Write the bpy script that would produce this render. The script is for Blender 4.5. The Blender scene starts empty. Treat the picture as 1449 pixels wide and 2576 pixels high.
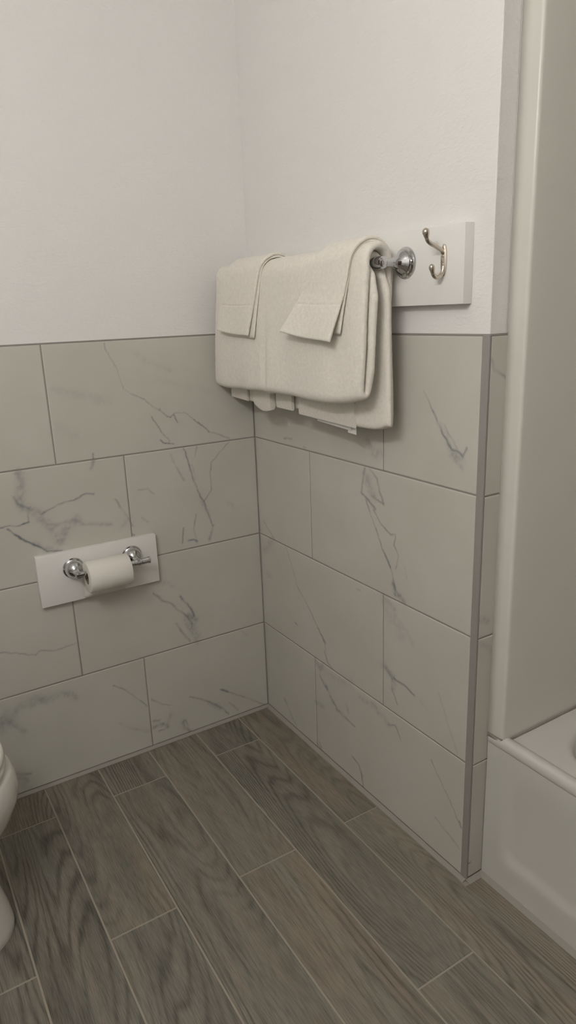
import bpy, bmesh, math, random
import numpy as np
from mathutils import Vector, Matrix

S = bpy.context.scene
COL = S.collection
random.seed(4)

# ------------------------------------------------------------------ camera
cam_data = bpy.data.cameras.new('camera')
cam = bpy.data.objects.new('camera', cam_data)
COL.objects.link(cam)
CAM_LOC = Vector((-0.99102, -1.81260, 1.27455))
YAW, PITCH, ROLL, F_PX = 0.54412, -0.28264, -0.03796, 1738.4
fwd = Vector((math.sin(YAW) * math.cos(PITCH), math.cos(YAW) * math.cos(PITCH), math.sin(PITCH)))
rgt = fwd.cross(Vector((0, 0, 1))).normalized()
upv = rgt.cross(fwd)
r2 = rgt * math.cos(ROLL) + upv * math.sin(ROLL)
u2 = -rgt * math.sin(ROLL) + upv * math.cos(ROLL)
rotm = Matrix((r2, u2, -fwd)).transposed()
cam.matrix_world = Matrix.Translation(CAM_LOC) @ rotm.to_4x4()
cam_data.sensor_fit = 'VERTICAL'
cam_data.sensor_height = 36.0
cam_data.lens = F_PX / 2576 * 36.0
cam_data.clip_start = 0.02
S.camera = cam

# ------------------------------------------------------------------ world, exposure
S.view_settings.view_transform = 'Standard'
S.view_settings.look = 'None'
S.view_settings.gamma = 1.0
S.view_settings.use_curve_mapping = False
S.view_settings.exposure = 0.0
world = bpy.data.worlds.new('world')
S.world = world
world.use_nodes = True
world.node_tree.nodes['Background'].inputs[0].default_value = (0.02, 0.02, 0.02, 1)

LAMP_COLOUR = (1.0, 0.98, 0.955)
LAMP_STRENGTH = 90.0
LAMP_POS = [(-1.42, -1.35, 1.95), (-1.42, -1.57, 1.95), (-1.42, -1.79, 1.95)]
CEILING_LIGHT = (-0.75, -1.15, 2.44)
CEILING_STRENGTH = 0.0

# ------------------------------------------------------------------ helpers
def nodes_of(name):
    m = bpy.data.materials.new(name)
    m.use_nodes = True
    nt = m.node_tree
    return m, nt, nt.nodes['Principled BSDF']

def simple(name, col, rough=0.5, metal=0.0, spec=0.5, bump=None, coat=0.0, sheen=0.0):
    m, nt, b = nodes_of(name)
    b.inputs['Base Color'].default_value = (*col, 1)
    b.inputs['Roughness'].default_value = rough
    b.inputs['Metallic'].default_value = metal
    b.inputs['Specular IOR Level'].default_value = spec
    b.inputs['Coat Weight'].default_value = coat
    b.inputs['Sheen Weight'].default_value = sheen
    if bump:
        sc, st, dist = bump
        tc = nt.nodes.new('ShaderNodeTexCoord')
        n = nt.nodes.new('ShaderNodeTexNoise')
        n.inputs['Scale'].default_value = sc
        n.inputs['Detail'].default_value = 4
        bp = nt.nodes.new('ShaderNodeBump')
        bp.inputs['Strength'].default_value = st
        bp.inputs['Distance'].default_value = dist
        nt.links.new(tc.outputs['Object'], n.inputs['Vector'])
        nt.links.new(n.outputs['Fac'], bp.inputs['Height'])
        nt.links.new(bp.outputs['Normal'], b.inputs['Normal'])
    return m

def link(name, me, mat, parent=None, smooth=None):
    if mat is not None:
        for mm in (mat if isinstance(mat, (list, tuple)) else [mat]):
            me.materials.append(mm)
    o = bpy.data.objects.new(name, me)
    COL.objects.link(o)
    if parent is not None:
        o.parent = parent
        o.matrix_parent_inverse = parent.matrix_basis.inverted()
    if smooth is not None:
        for p in me.polygons:
            p.use_smooth = True
        if smooth < 3.1:
            me.set_sharp_from_angle(angle=smooth)
    return o

def from_bm(name, bm, mat, parent=None, smooth=None):
    me = bpy.data.meshes.new(name)
    bmesh.ops.recalc_face_normals(bm, faces=bm.faces)
    bm.to_mesh(me)
    bm.free()
    return link(name, me, mat, parent, smooth)

def empty(name, loc, label=None, cat=None, group=None, kind=None):
    o = bpy.data.objects.new(name, None)
    COL.objects.link(o)
    o.location = loc
    o.empty_display_size = 0.05
    tag(o, label, cat, group, kind)
    return o

def tag(o, label=None, cat=None, group=None, kind=None):
    if label: o['label'] = label
    if cat: o['category'] = cat
    if group: o['group'] = group
    if kind: o['kind'] = kind
    return o

def add_box(bm, lo, hi, bevel=0.0, seg=2):
    r = bmesh.ops.create_cube(bm, size=1.0)
    vs = r['verts']
    for v in vs:
        v.co = Vector([(lo[i] + hi[i]) / 2 + v.co[i] * (hi[i] - lo[i]) for i in range(3)])
    if bevel:
        es = list({e for v in vs for e in v.link_edges})
        bmesh.ops.bevel(bm, geom=es, offset=bevel, segments=seg, affect='EDGES', profile=0.5)

def basis(axis):
    a = Vector(axis).normalized()
    t = Vector((0, 0, 1)) if abs(a.z) < 0.9 else Vector((1, 0, 0))
    u = a.cross(t).normalized()
    return a, u, a.cross(u)

def add_lathe(bm, origin, axis, prof, n=48):
    """prof: list of (distance along axis, radius)"""
    a, u, w = basis(axis)
    o = Vector(origin)
    rings = []
    for d, r in prof:
        if r < 1e-6:
            rings.append([bm.verts.new(o + a * d)])
        else:
            rings.append([bm.verts.new(o + a * d + (u * math.cos(2 * math.pi * k / n) + w * math.sin(2 * math.pi * k / n)) * r) for k in range(n)])
    for A, B in zip(rings, rings[1:]):
        for k in range(n):
            k2 = (k + 1) % n
            if len(A) == 1 and len(B) == 1: continue
            if len(A) == 1: bm.faces.new((A[0], B[k], B[k2]))
            elif len(B) == 1: bm.faces.new((A[k], A[k2], B[0]))
            else: bm.faces.new((A[k], A[k2], B[k2], B[k]))
    for R in (rings[0], rings[-1]):
        if len(R) > 1:
            bm.faces.new(R)

def catmull(pts, n=8):
    P = [Vector(p) for p in pts]
    P = [P[0] * 2 - P[1]] + P + [P[-1] * 2 - P[-2]]
    out = []
    for i in range(1, len(P) - 2):
        for k in range(n):
            t = k / n
            a, b, c, d = P[i - 1], P[i], P[i + 1], P[i + 2]
            out.append(0.5 * ((2 * b) + (c - a) * t + (2 * a - 5 * b + 4 * c - d) * t * t + (3 * b - a - 3 * c + d) * t ** 3))
    out.append(P[-2])
    return out

def add_tube(bm, pts, radii, n=20):
    """pts 3D, radii same length; rounded (closed) ends"""
    P = [Vector(p) for p in pts]
    a, u, w = basis(P[1] - P[0])
    rings = []
    for i, p in enumerate(P):
        t = (P[min(i + 1, len(P) - 1)] - P[max(i - 1, 0)]).normalized()
        u = (u - t * u.dot(t)).normalized()
        w = t.cross(u)
        rings.append([bm.verts.new(p + (u * math.cos(2 * math.pi * k / n) + w * math.sin(2 * math.pi * k / n)) * radii[i]) for k in range(n)])
    for A, B in zip(rings, rings[1:]):
        for k in range(n):
            bm.faces.new((A[k], A[(k + 1) % n], B[(k + 1) % n], B[k]))
    bm.faces.new(rings[0]); bm.faces.new(rings[-1])

def add_ball(bm, c, r, sx=(1, 1, 1)):
    res = bmesh.ops.create_uvsphere(bm, u_segments=24, v_segments=16, radius=r)
    for v in res['verts']:
        v.co = Vector([v.co[i] * sx[i] + c[i] for i in range(3)])

# value noise (numpy), used to shape stone veins and cloth
def vnoise(x, y, seed):
    xi = np.floor(x).astype(np.int64); yi = np.floor(y).astype(np.int64)
    fx = x - xi; fy = y - yi
    fx = fx * fx * (3 - 2 * fx); fy = fy * fy * (3 - 2 * fy)
    def h(a, b):
        n = (a * 374761393 + b * 668265263 + seed * 1442695041) & 0xffffffff
        n = ((n ^ (n >> 13)) * 1274126177) & 0xffffffff
        n = n ^ (n >> 16)
        return (n & 0xffff) / 65535.0
    return (h(xi, yi) * (1 - fx) + h(xi + 1, yi) * fx) * (1 - fy) + (h(xi, yi + 1) * (1 - fx) + h(xi + 1, yi + 1) * fx) * fy

def fbm(x, y, seed, o=4):
    s = 0; a = 0.5
    for k in range(o):
        s = s + a * (vnoise(x * 2 ** k, y * 2 ** k, seed + k * 17) - 0.5)
        a *= 0.5
    return s

# ------------------------------------------------------------------ materials
def paint_material(name, col, scale, strength):
    m, nt, b = nodes_of(name)
    b.inputs['Base Color'].default_value = (*col, 1)
    b.inputs['Roughness'].default_value = 0.55
    b.inputs['Specular IOR Level'].default_value = 0.3
    tc = nt.nodes.new('ShaderNodeTexCoord')
    mp = nt.nodes.new('ShaderNodeMapping'); mp.inputs['Scale'].default_value = (0.55, 0.55, 1.0)
    n1 = nt.nodes.new('ShaderNodeTexNoise'); n1.inputs['Scale'].default_value = scale; n1.inputs['Detail'].default_value = 3
    n1.inputs['Roughness'].default_value = 0.55
    n2 = nt.nodes.new('ShaderNodeTexNoise'); n2.inputs['Scale'].default_value = scale * 0.25; n2.inputs['Detail'].default_value = 2
    add = nt.nodes.new('ShaderNodeMath'); add.operation = 'MULTIPLY_ADD'; add.inputs[1].default_value = 0.8
    bp = nt.nodes.new('ShaderNodeBump'); bp.inputs['Strength'].default_value = strength; bp.inputs['Distance'].default_value = 0.0022
    L = nt.links.new
    L(tc.outputs['Object'], mp.inputs['Vector']); L(mp.outputs['Vector'], n1.inputs['Vector']); L(mp.outputs['Vector'], n2.inputs['Vector'])
    L(n2.outputs['Fac'], add.inputs[0]); L(n1.outputs['Fac'], add.inputs[2]); L(add.outputs['Value'], bp.inputs['Height'])
    L(bp.outputs['Normal'], b.inputs['Normal'])
    return m

M_PAINT = paint_material('white_wall_paint', (0.845, 0.828, 0.805), 190.0, 0.55)
M_CEIL = simple('ceiling_paint', (0.85, 0.84, 0.81), 0.7)
M_GROUT = simple('grey_grout', (0.31, 0.29, 0.265), 0.85, bump=(300, 0.3, 0.001))
M_PROFILE = simple('grey_edge_profile', (0.32, 0.30, 0.28), 0.45)
M_BOARD = simple('white_board_paint', (0.835, 0.815, 0.78), 0.38, bump=(40, 0.08, 0.001))
M_CHROME = simple('chrome', (0.58, 0.585, 0.59), 0.07, metal=1.0)
M_NICKEL = simple('brushed_nickel', (0.62, 0.555, 0.48), 0.22, metal=1.0)
M_CHINA = simple('vitreous_china', (0.74, 0.72, 0.67), 0.12, spec=0.5, coat=0.3)
M_SEAT = simple('seat_plastic', (0.74, 0.72, 0.66), 0.25)
M_TUB = simple('white_acrylic', (0.66, 0.645, 0.60), 0.22, spec=0.45)
M_SURROUND = simple('surround_acrylic', (0.70, 0.68, 0.615), 0.28, spec=0.4)
M_CAULK = simple('caulk', (0.30, 0.27, 0.23), 0.7)
M_PAPER = simple('tissue_paper', (0.80, 0.765, 0.70), 0.95, spec=0.1, bump=(260, 0.12, 0.001))
M_CARD = simple('cardboard', (0.28, 0.22, 0.16), 0.9)
M_BLACK = simple('dark_opening', (0.03, 0.03, 0.03), 0.6)
M_LABEL = simple('satin_label', (0.83, 0.82, 0.79), 0.4)

def terry():
    m, nt, b = nodes_of('terry_cloth')
    b.inputs['Roughness'].default_value = 1.0
    b.inputs['Specular IOR Level'].default_value = 0.1
    b.inputs['Sheen Weight'].default_value = 0.15
    tc = nt.nodes.new('ShaderNodeTexCoord')
    n1 = nt.nodes.new('ShaderNodeTexNoise'); n1.inputs['Scale'].default_value = 520; n1.inputs['Detail'].default_value = 2
    n2 = nt.nodes.new('ShaderNodeTexNoise'); n2.inputs['Scale'].default_value = 130; n2.inputs['Detail'].default_value = 4
    ad = nt.nodes.new('ShaderNodeMath'); ad.operation = 'ADD'
    bp = nt.nodes.new('ShaderNodeBump'); bp.inputs['Strength'].default_value = 0.4; bp.inputs['Distance'].default_value = 0.0016
    rp = nt.nodes.new('ShaderNodeValToRGB')
    rp.color_ramp.elements[0].position = 0.3; rp.color_ramp.elements[0].color = (0.80, 0.755, 0.675, 1)
    rp.color_ramp.elements[1].position = 0.7; rp.color_ramp.elements[1].color = (0.87, 0.825, 0.745, 1)
    L = nt.links.new
    L(tc.outputs['Object'], n1.inputs['Vector']); L(tc.outputs['Object'], n2.inputs['Vector'])
    L(n1.outputs['Fac'], ad.inputs[0]); L(n2.outputs['Fac'], ad.inputs[1]); L(ad.outputs['Value'], bp.inputs['Height'])
    L(n2.outputs['Fac'], rp.inputs['Fac']); L(rp.outputs['Color'], b.inputs['Base Color'])
    L(bp.outputs['Normal'], b.inputs['Normal'])
    return m
M_TERRY = terry()

def marble():
    m, nt, b = nodes_of('veined_porcelain_tile')
    b.inputs['Roughness'].default_value = 0.42
    b.inputs['Specular IOR Level'].default_value = 0.32
    at = nt.nodes.new('ShaderNodeAttribute'); at.attribute_name = 'vein'
    tc = nt.nodes.new('ShaderNodeTexCoord')
    n = nt.nodes.new('ShaderNodeTexNoise'); n.inputs['Scale'].default_value = 5; n.inputs['Detail'].default_value = 5
    rp = nt.nodes.new('ShaderNodeValToRGB')
    rp.color_ramp.elements[0].position = 0.35; rp.color_ramp.elements[0].color = (0.575, 0.555, 0.490, 1)
    rp.color_ramp.elements[1].position = 0.68; rp.color_ramp.elements[1].color = (0.615, 0.595, 0.535, 1)
    mx = nt.nodes.new('ShaderNodeMix'); mx.data_type = 'RGBA'
    mx.inputs['B'].default_value = (0.135, 0.145, 0.178, 1)
    L = nt.links.new
    L(tc.outputs['Object'], n.inputs['Vector']); L(n.outputs['Fac'], rp.inputs['Fac'])
    L(rp.outputs['Color'], mx.inputs['A']); L(at.outputs['Fac'], mx.inputs['Factor'])
    L(mx.outputs['Result'], b.inputs['Base Color'])
    return m
M_MARBLE = marble()

def wood():
    m, nt, b = nodes_of('wood_look_porcelain_plank')
    b.inputs['Roughness'].default_value = 0.5
    b.inputs['Specular IOR Level'].default_value = 0.35
    N = nt.nodes.new; L = nt.links.new
    uv = N('ShaderNodeUVMap'); uv.uv_map = 'UVMap'
    at = N('ShaderNodeAttribute'); at.attribute_name = 'plank'
    sep = N('ShaderNodeSeparateColor'); L(at.outputs['Color'], sep.inputs['Color'])
    def mapped(sx, sy):
        mp = N('ShaderNodeMapping'); mp.inputs['Scale'].default_value = (sx, sy, 1)
        L(uv.outputs['UV'], mp.inputs['Vector'])
        return mp
    def noise(sx, sy, detail=3, rough=0.5, dist=0.0):
        n = N('ShaderNodeTexNoise'); n.inputs['Scale'].default_value = 1; n.inputs['Detail'].default_value = detail
        n.inputs['Roughness'].default_value = rough; n.inputs['Distortion'].default_value = dist
        L(mapped(sx, sy).outputs['Vector'], n.inputs['Vector'])
        return n
    def math_(op, a, b_=None, c=None):
        n = N('ShaderNodeMath'); n.operation = op
        for i, x in enumerate((a, b_, c)):
            if x is None: continue
            if isinstance(x, (int, float)): n.inputs[i].default_value = x
            else: L(x, n.inputs[i])
        return n.outputs[0]
    # contour rings of a stretched noise give cathedral grain
    base = noise(0.8, 6.5, 1.0, 0.35)
    fine = noise(7, 60, 3, 0.6)
    ringarg = math_('MULTIPLY_ADD', base.outputs['Fac'], 210.0, math_('MULTIPLY', fine.outputs['Fac'], 5.0))
    ring = math_('MULTIPLY_ADD', math_('SINE', ringarg), 0.5, 0.5)
    ring = math_('SUBTRACT', 1.0, math_('POWER', math_('SUBTRACT', 1.0, ring), 2.6))
    pores = noise(22, 420, 2, 0.6)
    pore = N('ShaderNodeMapRange'); pore.inputs['From Min'].default_value = 0.36; pore.inputs['From Max'].default_value = 0.60
    L(pores.outputs['Fac'], pore.inputs['Value'])
    patch = noise(2.6, 16, 4, 0.6)
    pr = N('ShaderNodeMapRange'); pr.inputs['From Min'].default_value = 0.36; pr.inputs['From Max'].default_value = 0.64
    L(patch.outputs['Fac'], pr.inputs['Value'])
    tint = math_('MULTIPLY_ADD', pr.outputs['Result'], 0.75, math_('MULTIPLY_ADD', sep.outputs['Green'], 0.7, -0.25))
    cl = N('ShaderNodeClamp'); L(tint, cl.inputs['Value'])
    hue = N('ShaderNodeMix'); hue.data_type = 'RGBA'
    hue.inputs['A'].default_value = (0.252, 0.236, 0.196, 1)
    hue.inputs['B'].default_value = (0.300, 0.250, 0.193, 1)
    L(cl.outputs['Result'], hue.inputs['Factor'])
    # darkening by rings and pores
    ringamp = noise(1.4, 6, 2)
    ra = N('ShaderNodeMapRange'); ra.inputs['From Min'].default_value = 0.38; ra.inputs['From Max'].default_value = 0.62
    ra.inputs['To Min'].default_value = 0.06; ra.inputs['To Max'].default_value = 0.36
    L(ringamp.outputs['Fac'], ra.inputs['Value'])
    inv = math_('SUBTRACT', 1.0, ring)
    dark = math_('MULTIPLY', inv, ra.outputs['Result'])
    dark = math_('MULTIPLY_ADD', math_('SUBTRACT', 1.0, pore.outputs['Result']), 0.26, dark)
    broad = noise(3.0, 26, 3)
    br = N('ShaderNodeMapRange'); br.inputs['From Min'].default_value = 0.35; br.inputs['From Max'].default_value = 0.62
    br.inputs['To Min'].default_value = 0.20; br.inputs['To Max'].default_value = 0.0
    L(broad.outputs['Fac'], br.inputs['Value'])
    dark = math_('ADD', dark, br.outputs['Result'])
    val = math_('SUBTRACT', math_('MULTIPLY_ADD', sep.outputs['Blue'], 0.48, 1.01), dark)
    sc = N('ShaderNodeVectorMath'); sc.operation = 'SCALE'
    L(hue.outputs['Result'], sc.inputs[0]); L(val, sc.inputs['Scale'])
    L(sc.outputs['Vector'], b.inputs['Base Color'])
    bp = N('ShaderNodeBump'); bp.inputs['Strength'].default_value = 0.18; bp.inputs['Distance'].default_value = 0.001
    L(val, bp.inputs['Height']); L(bp.outputs['Normal'], b.inputs['Normal'])
    return m
M_WOOD = wood()
M_FGROUT = simple('sandy_floor_grout', (0.385, 0.34, 0.275), 0.9, bump=(400, 0.3, 0.001))

# ------------------------------------------------------------------ floor
TILE = 0.3048
X_MIN, X_MAX, Y_MIN, CEIL_Z = -1.62, 0.86, -2.45, 2.45
END_Y = -0.905          # free end of the short tiled wall
RETURN_X = 0.056        # its thickness

def build_floor():
    bm = bmesh.new()
    uvl = bm.loops.layers.uv.new('UVMap')
    cl = bm.loops.layers.color.new('plank')
    # grout bed
    add_box(bm, (X_MIN, Y_MIN, -0.03), (X_MAX, 0.0, -0.0012))
    for f in bm.faces: f.material_index = 1
    g = 0.0042
    edges = [-0.012, -0.1215, -0.2735, -0.4310, -0.5880, -0.7415, -0.8925, -1.044, -1.196, -1.348, -1.50, -1.62]
    starts = [-0.597, -0.152, -0.603, -0.154, -0.601, -0.146, -0.60, -0.15, -0.60, -0.15, -0.60]
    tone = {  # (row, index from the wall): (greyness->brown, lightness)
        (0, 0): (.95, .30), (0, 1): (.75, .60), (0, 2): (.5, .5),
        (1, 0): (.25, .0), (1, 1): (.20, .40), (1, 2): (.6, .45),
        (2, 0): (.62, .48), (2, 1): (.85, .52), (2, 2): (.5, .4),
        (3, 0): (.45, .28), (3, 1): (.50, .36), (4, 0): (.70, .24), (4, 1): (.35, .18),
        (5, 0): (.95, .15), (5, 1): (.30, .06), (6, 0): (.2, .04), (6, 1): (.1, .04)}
    rnd = random.Random(11)
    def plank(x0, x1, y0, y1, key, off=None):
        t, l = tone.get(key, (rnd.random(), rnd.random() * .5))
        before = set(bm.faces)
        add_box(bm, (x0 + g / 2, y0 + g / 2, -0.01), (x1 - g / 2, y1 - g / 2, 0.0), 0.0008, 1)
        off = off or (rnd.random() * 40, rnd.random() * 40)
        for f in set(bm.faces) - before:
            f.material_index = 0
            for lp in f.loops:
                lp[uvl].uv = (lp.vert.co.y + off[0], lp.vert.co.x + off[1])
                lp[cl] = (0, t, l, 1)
    for r in range(len(starts)):
        x1, x0 = edges[r], edges[r + 1]
        ys = [-0.012, starts[r]]
        while ys[-1] > Y_MIN + 0.02:
            ys.append(max(Y_MIN, ys[-1] - 0.893))
        for k, (a, b_) in enumerate(zip(ys, ys[1:])):
            if r == 0:
                # the first row is notched round the wall end and widens beside the tub
                if a > END_Y > b_:
                    o2 = (7.3, 12.9)
                    h = g / 2; ye = END_Y - 0.0125
                    pts = [(x0 + h, b_ + h), (0.037 - h, b_ + h), (0.037 - h, ye), (x1 - h, ye), (x1 - h, a - h), (x0 + h, a - h)]
                    lo = [bm.verts.new((x, y, -0.01)) for x, y in pts]; hi = [bm.verts.new((x, y, 0.0)) for x, y in pts]
                    fs = [bm.faces.new(hi)] + [bm.faces.new((lo[i], lo[(i + 1) % 6], hi[(i + 1) % 6], hi[i])) for i in range(6)]
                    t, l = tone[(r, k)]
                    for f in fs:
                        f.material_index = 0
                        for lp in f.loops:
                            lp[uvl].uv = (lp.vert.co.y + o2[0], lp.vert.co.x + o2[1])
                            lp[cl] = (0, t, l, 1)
                else:
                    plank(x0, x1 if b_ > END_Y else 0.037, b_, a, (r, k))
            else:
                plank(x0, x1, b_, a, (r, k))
    o = from_bm('floor', bm, [M_WOOD, M_FGROUT])
    tag(o, kind='structure')
    return o
build_floor()

# ------------------------------------------------------------------ walls
def wall(name, lo, hi, mat=M_PAINT):
    bm = bmesh.new(); add_box(bm, lo, hi)
    return tag(from_bm(name, bm, mat), kind='structure')

W_LEFT = wall('wall_left', (X_MIN - .1, 0.004, 0.0), (0.0035, 0.104, CEIL_Z))
bmw = bmesh.new()
add_box(bmw, (0.0035, -0.9015, 0.0), (RETURN_X - 0.009, 0.104, CEIL_Z), 0.002, 2)
W_RIGHT = tag(from_bm('wall_right', bmw, M_PAINT), kind='structure')
wall('wall_alcove', (RETURN_X - 0.009, -0.9015, 0.0), (X_MAX + .1, -0.80, CEIL_Z))
wall('wall_tub', (X_MAX, Y_MIN, 0.0), (X_MAX + .1, -0.9015, CEIL_Z))
wall('wall_toilet', (X_MIN - .1, Y_MIN, 0.0), (X_MIN, 0.004, CEIL_Z))
wall('wall_back', (X_MIN - .1, Y_MIN - .1, 0.0), (X_MAX + .1, Y_MIN, CEIL_Z))
bmd = bmesh.new()  # unseen door, added so the chrome has something dark to reflect
add_box(bmd, (-0.75, Y_MIN + .0005, 0.0), (0.01, Y_MIN + .035, 2.03), 0.004, 2)
tag(from_bm('added_dark_door', bmd, simple('dark_for_chrome_reflection', (0.09, 0.06, 0.04), 0.45)), kind='structure')
wall('ceiling', (X_MIN - .1, Y_MIN - .1, CEIL_Z), (X_MAX + .1, 0.104, CEIL_Z + .08), M_CEIL)

# ------------------------------------------------------------------ veined wall tiles
VEINS_LEFT = [
    ([(-0.429,1.212),(-0.427,1.192),(-0.418,1.172),(-0.403,1.144),(-0.398,1.116),(-0.39,1.09),(-0.363,1.072),(-0.337,1.06),(-0.317,1.039),(-0.296,1.024)], 2.2, 0.42),
    ([(-0.295,1.03),(-0.288,1.018),(-0.275,1.007),(-0.265,1.004),(-0.254,1.012),(-0.245,0.984)], 2.2, 1.0),
    ([(-0.254,1.012),(-0.223,1.011),(-0.195,0.989)], 2.2, 0.4),
    ([(-0.195,0.989),(-0.172,0.97)], 2.4, 0.9),
    ([(-0.172,0.97),(-0.15,0.948)], 2.2, 0.7),
    ([(-0.15,0.948),(-0.12,0.936),(-0.086,0.92)], 2.6, 0.4),
    ([(-0.32,1.011),(-0.303,0.98)], 2.2, 0.85),
    ([(-0.303,0.98),(-0.291,0.957),(-0.272,0.938),(-0.279,0.931)], 2.2, 0.6),
    ([(-0.301,0.944),(-0.293,0.933),(-0.262,0.926)], 2.0, 1.0),
    ([(-0.356,1.188),(-0.321,1.161),(-0.258,1.131)], 8, 0.12),
    ([(-0.305,1.108),(-0.222,1.086),(-0.135,1.062)], 10, 0.1),
    ([(-0.571,1.106),(-0.496,1.082),(-0.437,1.064)], 12, 0.14),
    ([(-0.574,1.014),(-0.528,0.983)], 14, 0.1),
    ([(-0.491,0.93),(-0.493,0.914)], 3, 0.7),
    ([(-0.493,0.914),(-0.501,0.892)], 6, 0.4),
    ([(-0.685,0.91),(-0.68,0.879),(-0.691,0.846),(-0.69,0.82),(-0.672,0.812),(-0.644,0.791)], 13, 0.42),
    ([(-0.705,0.848),(-0.694,0.826),(-0.672,0.812)], 5, 0.45),
    ([(-0.685,0.91),(-0.678,0.874)], 8, 0.2),
    ([(-0.644,0.791),(-0.6,0.809),(-0.554,0.816),(-0.522,0.826),(-0.501,0.821)], 3.5, 0.5),
    ([(-0.748,0.775),(-0.724,0.775),(-0.702,0.772),(-0.677,0.776)], 2.6, 0.7),
    ([(-0.677,0.776),(-0.676,0.802),(-0.667,0.816)], 3, 0.4),
    ([(-0.73,0.766),(-0.702,0.737),(-0.671,0.712),(-0.64,0.689),(-0.606,0.682)], 3.8, 0.85),
    ([(-0.671,0.715),(-0.644,0.698),(-0.615,0.689)], 7, 0.35),
    ([(-0.648,0.781),(-0.623,0.745),(-0.607,0.709),(-0.583,0.742),(-0.555,0.761)], 14, 0.36),
    ([(-0.617,0.754),(-0.555,0.761)], 6, 0.3),
    ([(-0.546,0.748),(-0.506,0.738),(-0.464,0.73)], 6, 0.35),
    ([(-0.446,0.798),(-0.428,0.762),(-0.414,0.737),(-0.405,0.713)], 3.5, 0.4),
    ([(-0.432,0.718),(-0.414,0.737)], 8, 0.3),
    ([(-0.41,0.691),(-0.402,0.684)], 3, 0.6),
    ([(-0.234,0.914),(-0.225,0.879),(-0.214,0.827),(-0.195,0.766),(-0.181,0.74),(-0.169,0.696),(-0.158,0.664)], 3.2, 0.6),
    ([(-0.195,0.766),(-0.169,0.696)], 7, 0.3),
    ([(-0.087,0.912),(-0.124,0.882),(-0.15,0.857),(-0.156,0.818),(-0.156,0.777),(-0.181,0.746)], 2.8, 0.45),
    ([(-0.192,0.911),(-0.201,0.882)], 3, 0.4),
    ([(-0.158,0.664),(-0.174,0.625)], 6, 0.45),
    ([(-0.254,0.677),(-0.261,0.631)], 3, 0.5),
    ([(-0.211,0.71),(-0.221,0.671),(-0.215,0.624)], 4, 0.35),
    ([(-0.242,0.636),(-0.224,0.635),(-0.212,0.627)], 4, 0.6),
    ([(-0.378,0.811),(-0.35,0.812),(-0.335,0.795)], 3.5, 0.3),
    ([(-0.375,0.73),(-0.36,0.715)], 4, 0.4),
    ([(-0.273,0.897),(-0.254,0.844),(-0.239,0.819)], 5, 0.22),
    ([(-0.211,0.86),(-0.203,0.814)], 4, 0.22),
    ([(-0.103,0.726),(-0.087,0.711)], 8, 0.16),
    ([(-0.796,0.44),(-0.759,0.427),(-0.71,0.405)], 3, 0.42),
    ([(-0.71,0.405),(-0.696,0.415),(-0.657,0.403),(-0.628,0.406),(-0.601,0.409)], 2.8, 0.38),
    ([(-0.363,0.499),(-0.336,0.468),(-0.313,0.453),(-0.291,0.425),(-0.265,0.399),(-0.252,0.37)], 4.5, 0.5),
    ([(-0.284,0.47),(-0.27,0.448),(-0.253,0.424),(-0.243,0.393)], 4, 0.55),
    ([(-0.281,0.469),(-0.276,0.458)], 3, 0.6),
    ([(-0.256,0.396),(-0.238,0.379),(-0.252,0.363),(-0.237,0.314)], 13, 0.5),
    ([(-0.301,0.384),(-0.285,0.347),(-0.262,0.315)], 5, 0.4),
    ([(-0.275,0.389),(-0.254,0.338)], 8, 0.3),
    ([(-0.325,0.52),(-0.302,0.508)], 10, 0.25),
    ([(-0.828,0.22),(-0.806,0.236),(-0.777,0.266),(-0.742,0.266),(-0.7,0.269),(-0.653,0.268),(-0.623,0.245)], 13, 0.36),
    ([(-0.826,0.231),(-0.81,0.243)], 28, 0.3),
    ([(-0.734,0.284),(-0.7,0.266)], 14, 0.25),
    ([(-0.801,0.234),(-0.78,0.208),(-0.768,0.188)], 9, 0.3),
    ([(-0.511,0.247),(-0.48,0.22),(-0.453,0.189),(-0.416,0.143)], 2.8, 0.45),
    ([(-0.502,0.116),(-0.464,0.081),(-0.418,0.057)], 7, 0.16),
    ([(-0.402,0.161),(-0.367,0.132),(-0.343,0.12)], 3, 0.35),
    ([(-0.405,0.065),(-0.373,0.067),(-0.362,0.056),(-0.346,0.09)], 7, 0.55),
    ([(-0.388,0.045),(-0.356,0.047)], 4, 0.6),
    ([(-0.403,0.085),(-0.384,0.084)], 5, 0.4),
    ([(-0.31,0.05),(-0.306,0.028),(-0.291,0.012)], 7, 0.6),
    ([(-0.3,0.053),(-0.293,0.03)], 3, 0.5),
    ([(-0.29,0.015),(-0.285,0.002)], 3, 0.8),
    ([(-0.278,0.127),(-0.234,0.102),(-0.195,0.07),(-0.17,0.047),(-0.15,0.019)], 4, 0.55),
    ([(-0.215,0.084),(-0.176,0.05)], 8, 0.4),
    ([(-0.171,0.118),(-0.148,0.1)], 4.5, 0.7),
    ([(-0.148,0.1),(-0.084,0.056),(-0.006,-0.001)], 3.2, 0.4),
    ([(-0.144,0.059),(-0.115,0.02)], 4, 0.3),
    ([(-0.09,0.304),(-0.064,0.276)], 2, 0.2),
    ([(-0.804,0.068),(-0.789,0.051),(-0.777,0.002)], 13, 0.35),
    ([(-0.802,0.069),(-0.77,0.056)], 5, 0.3),
]
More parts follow.
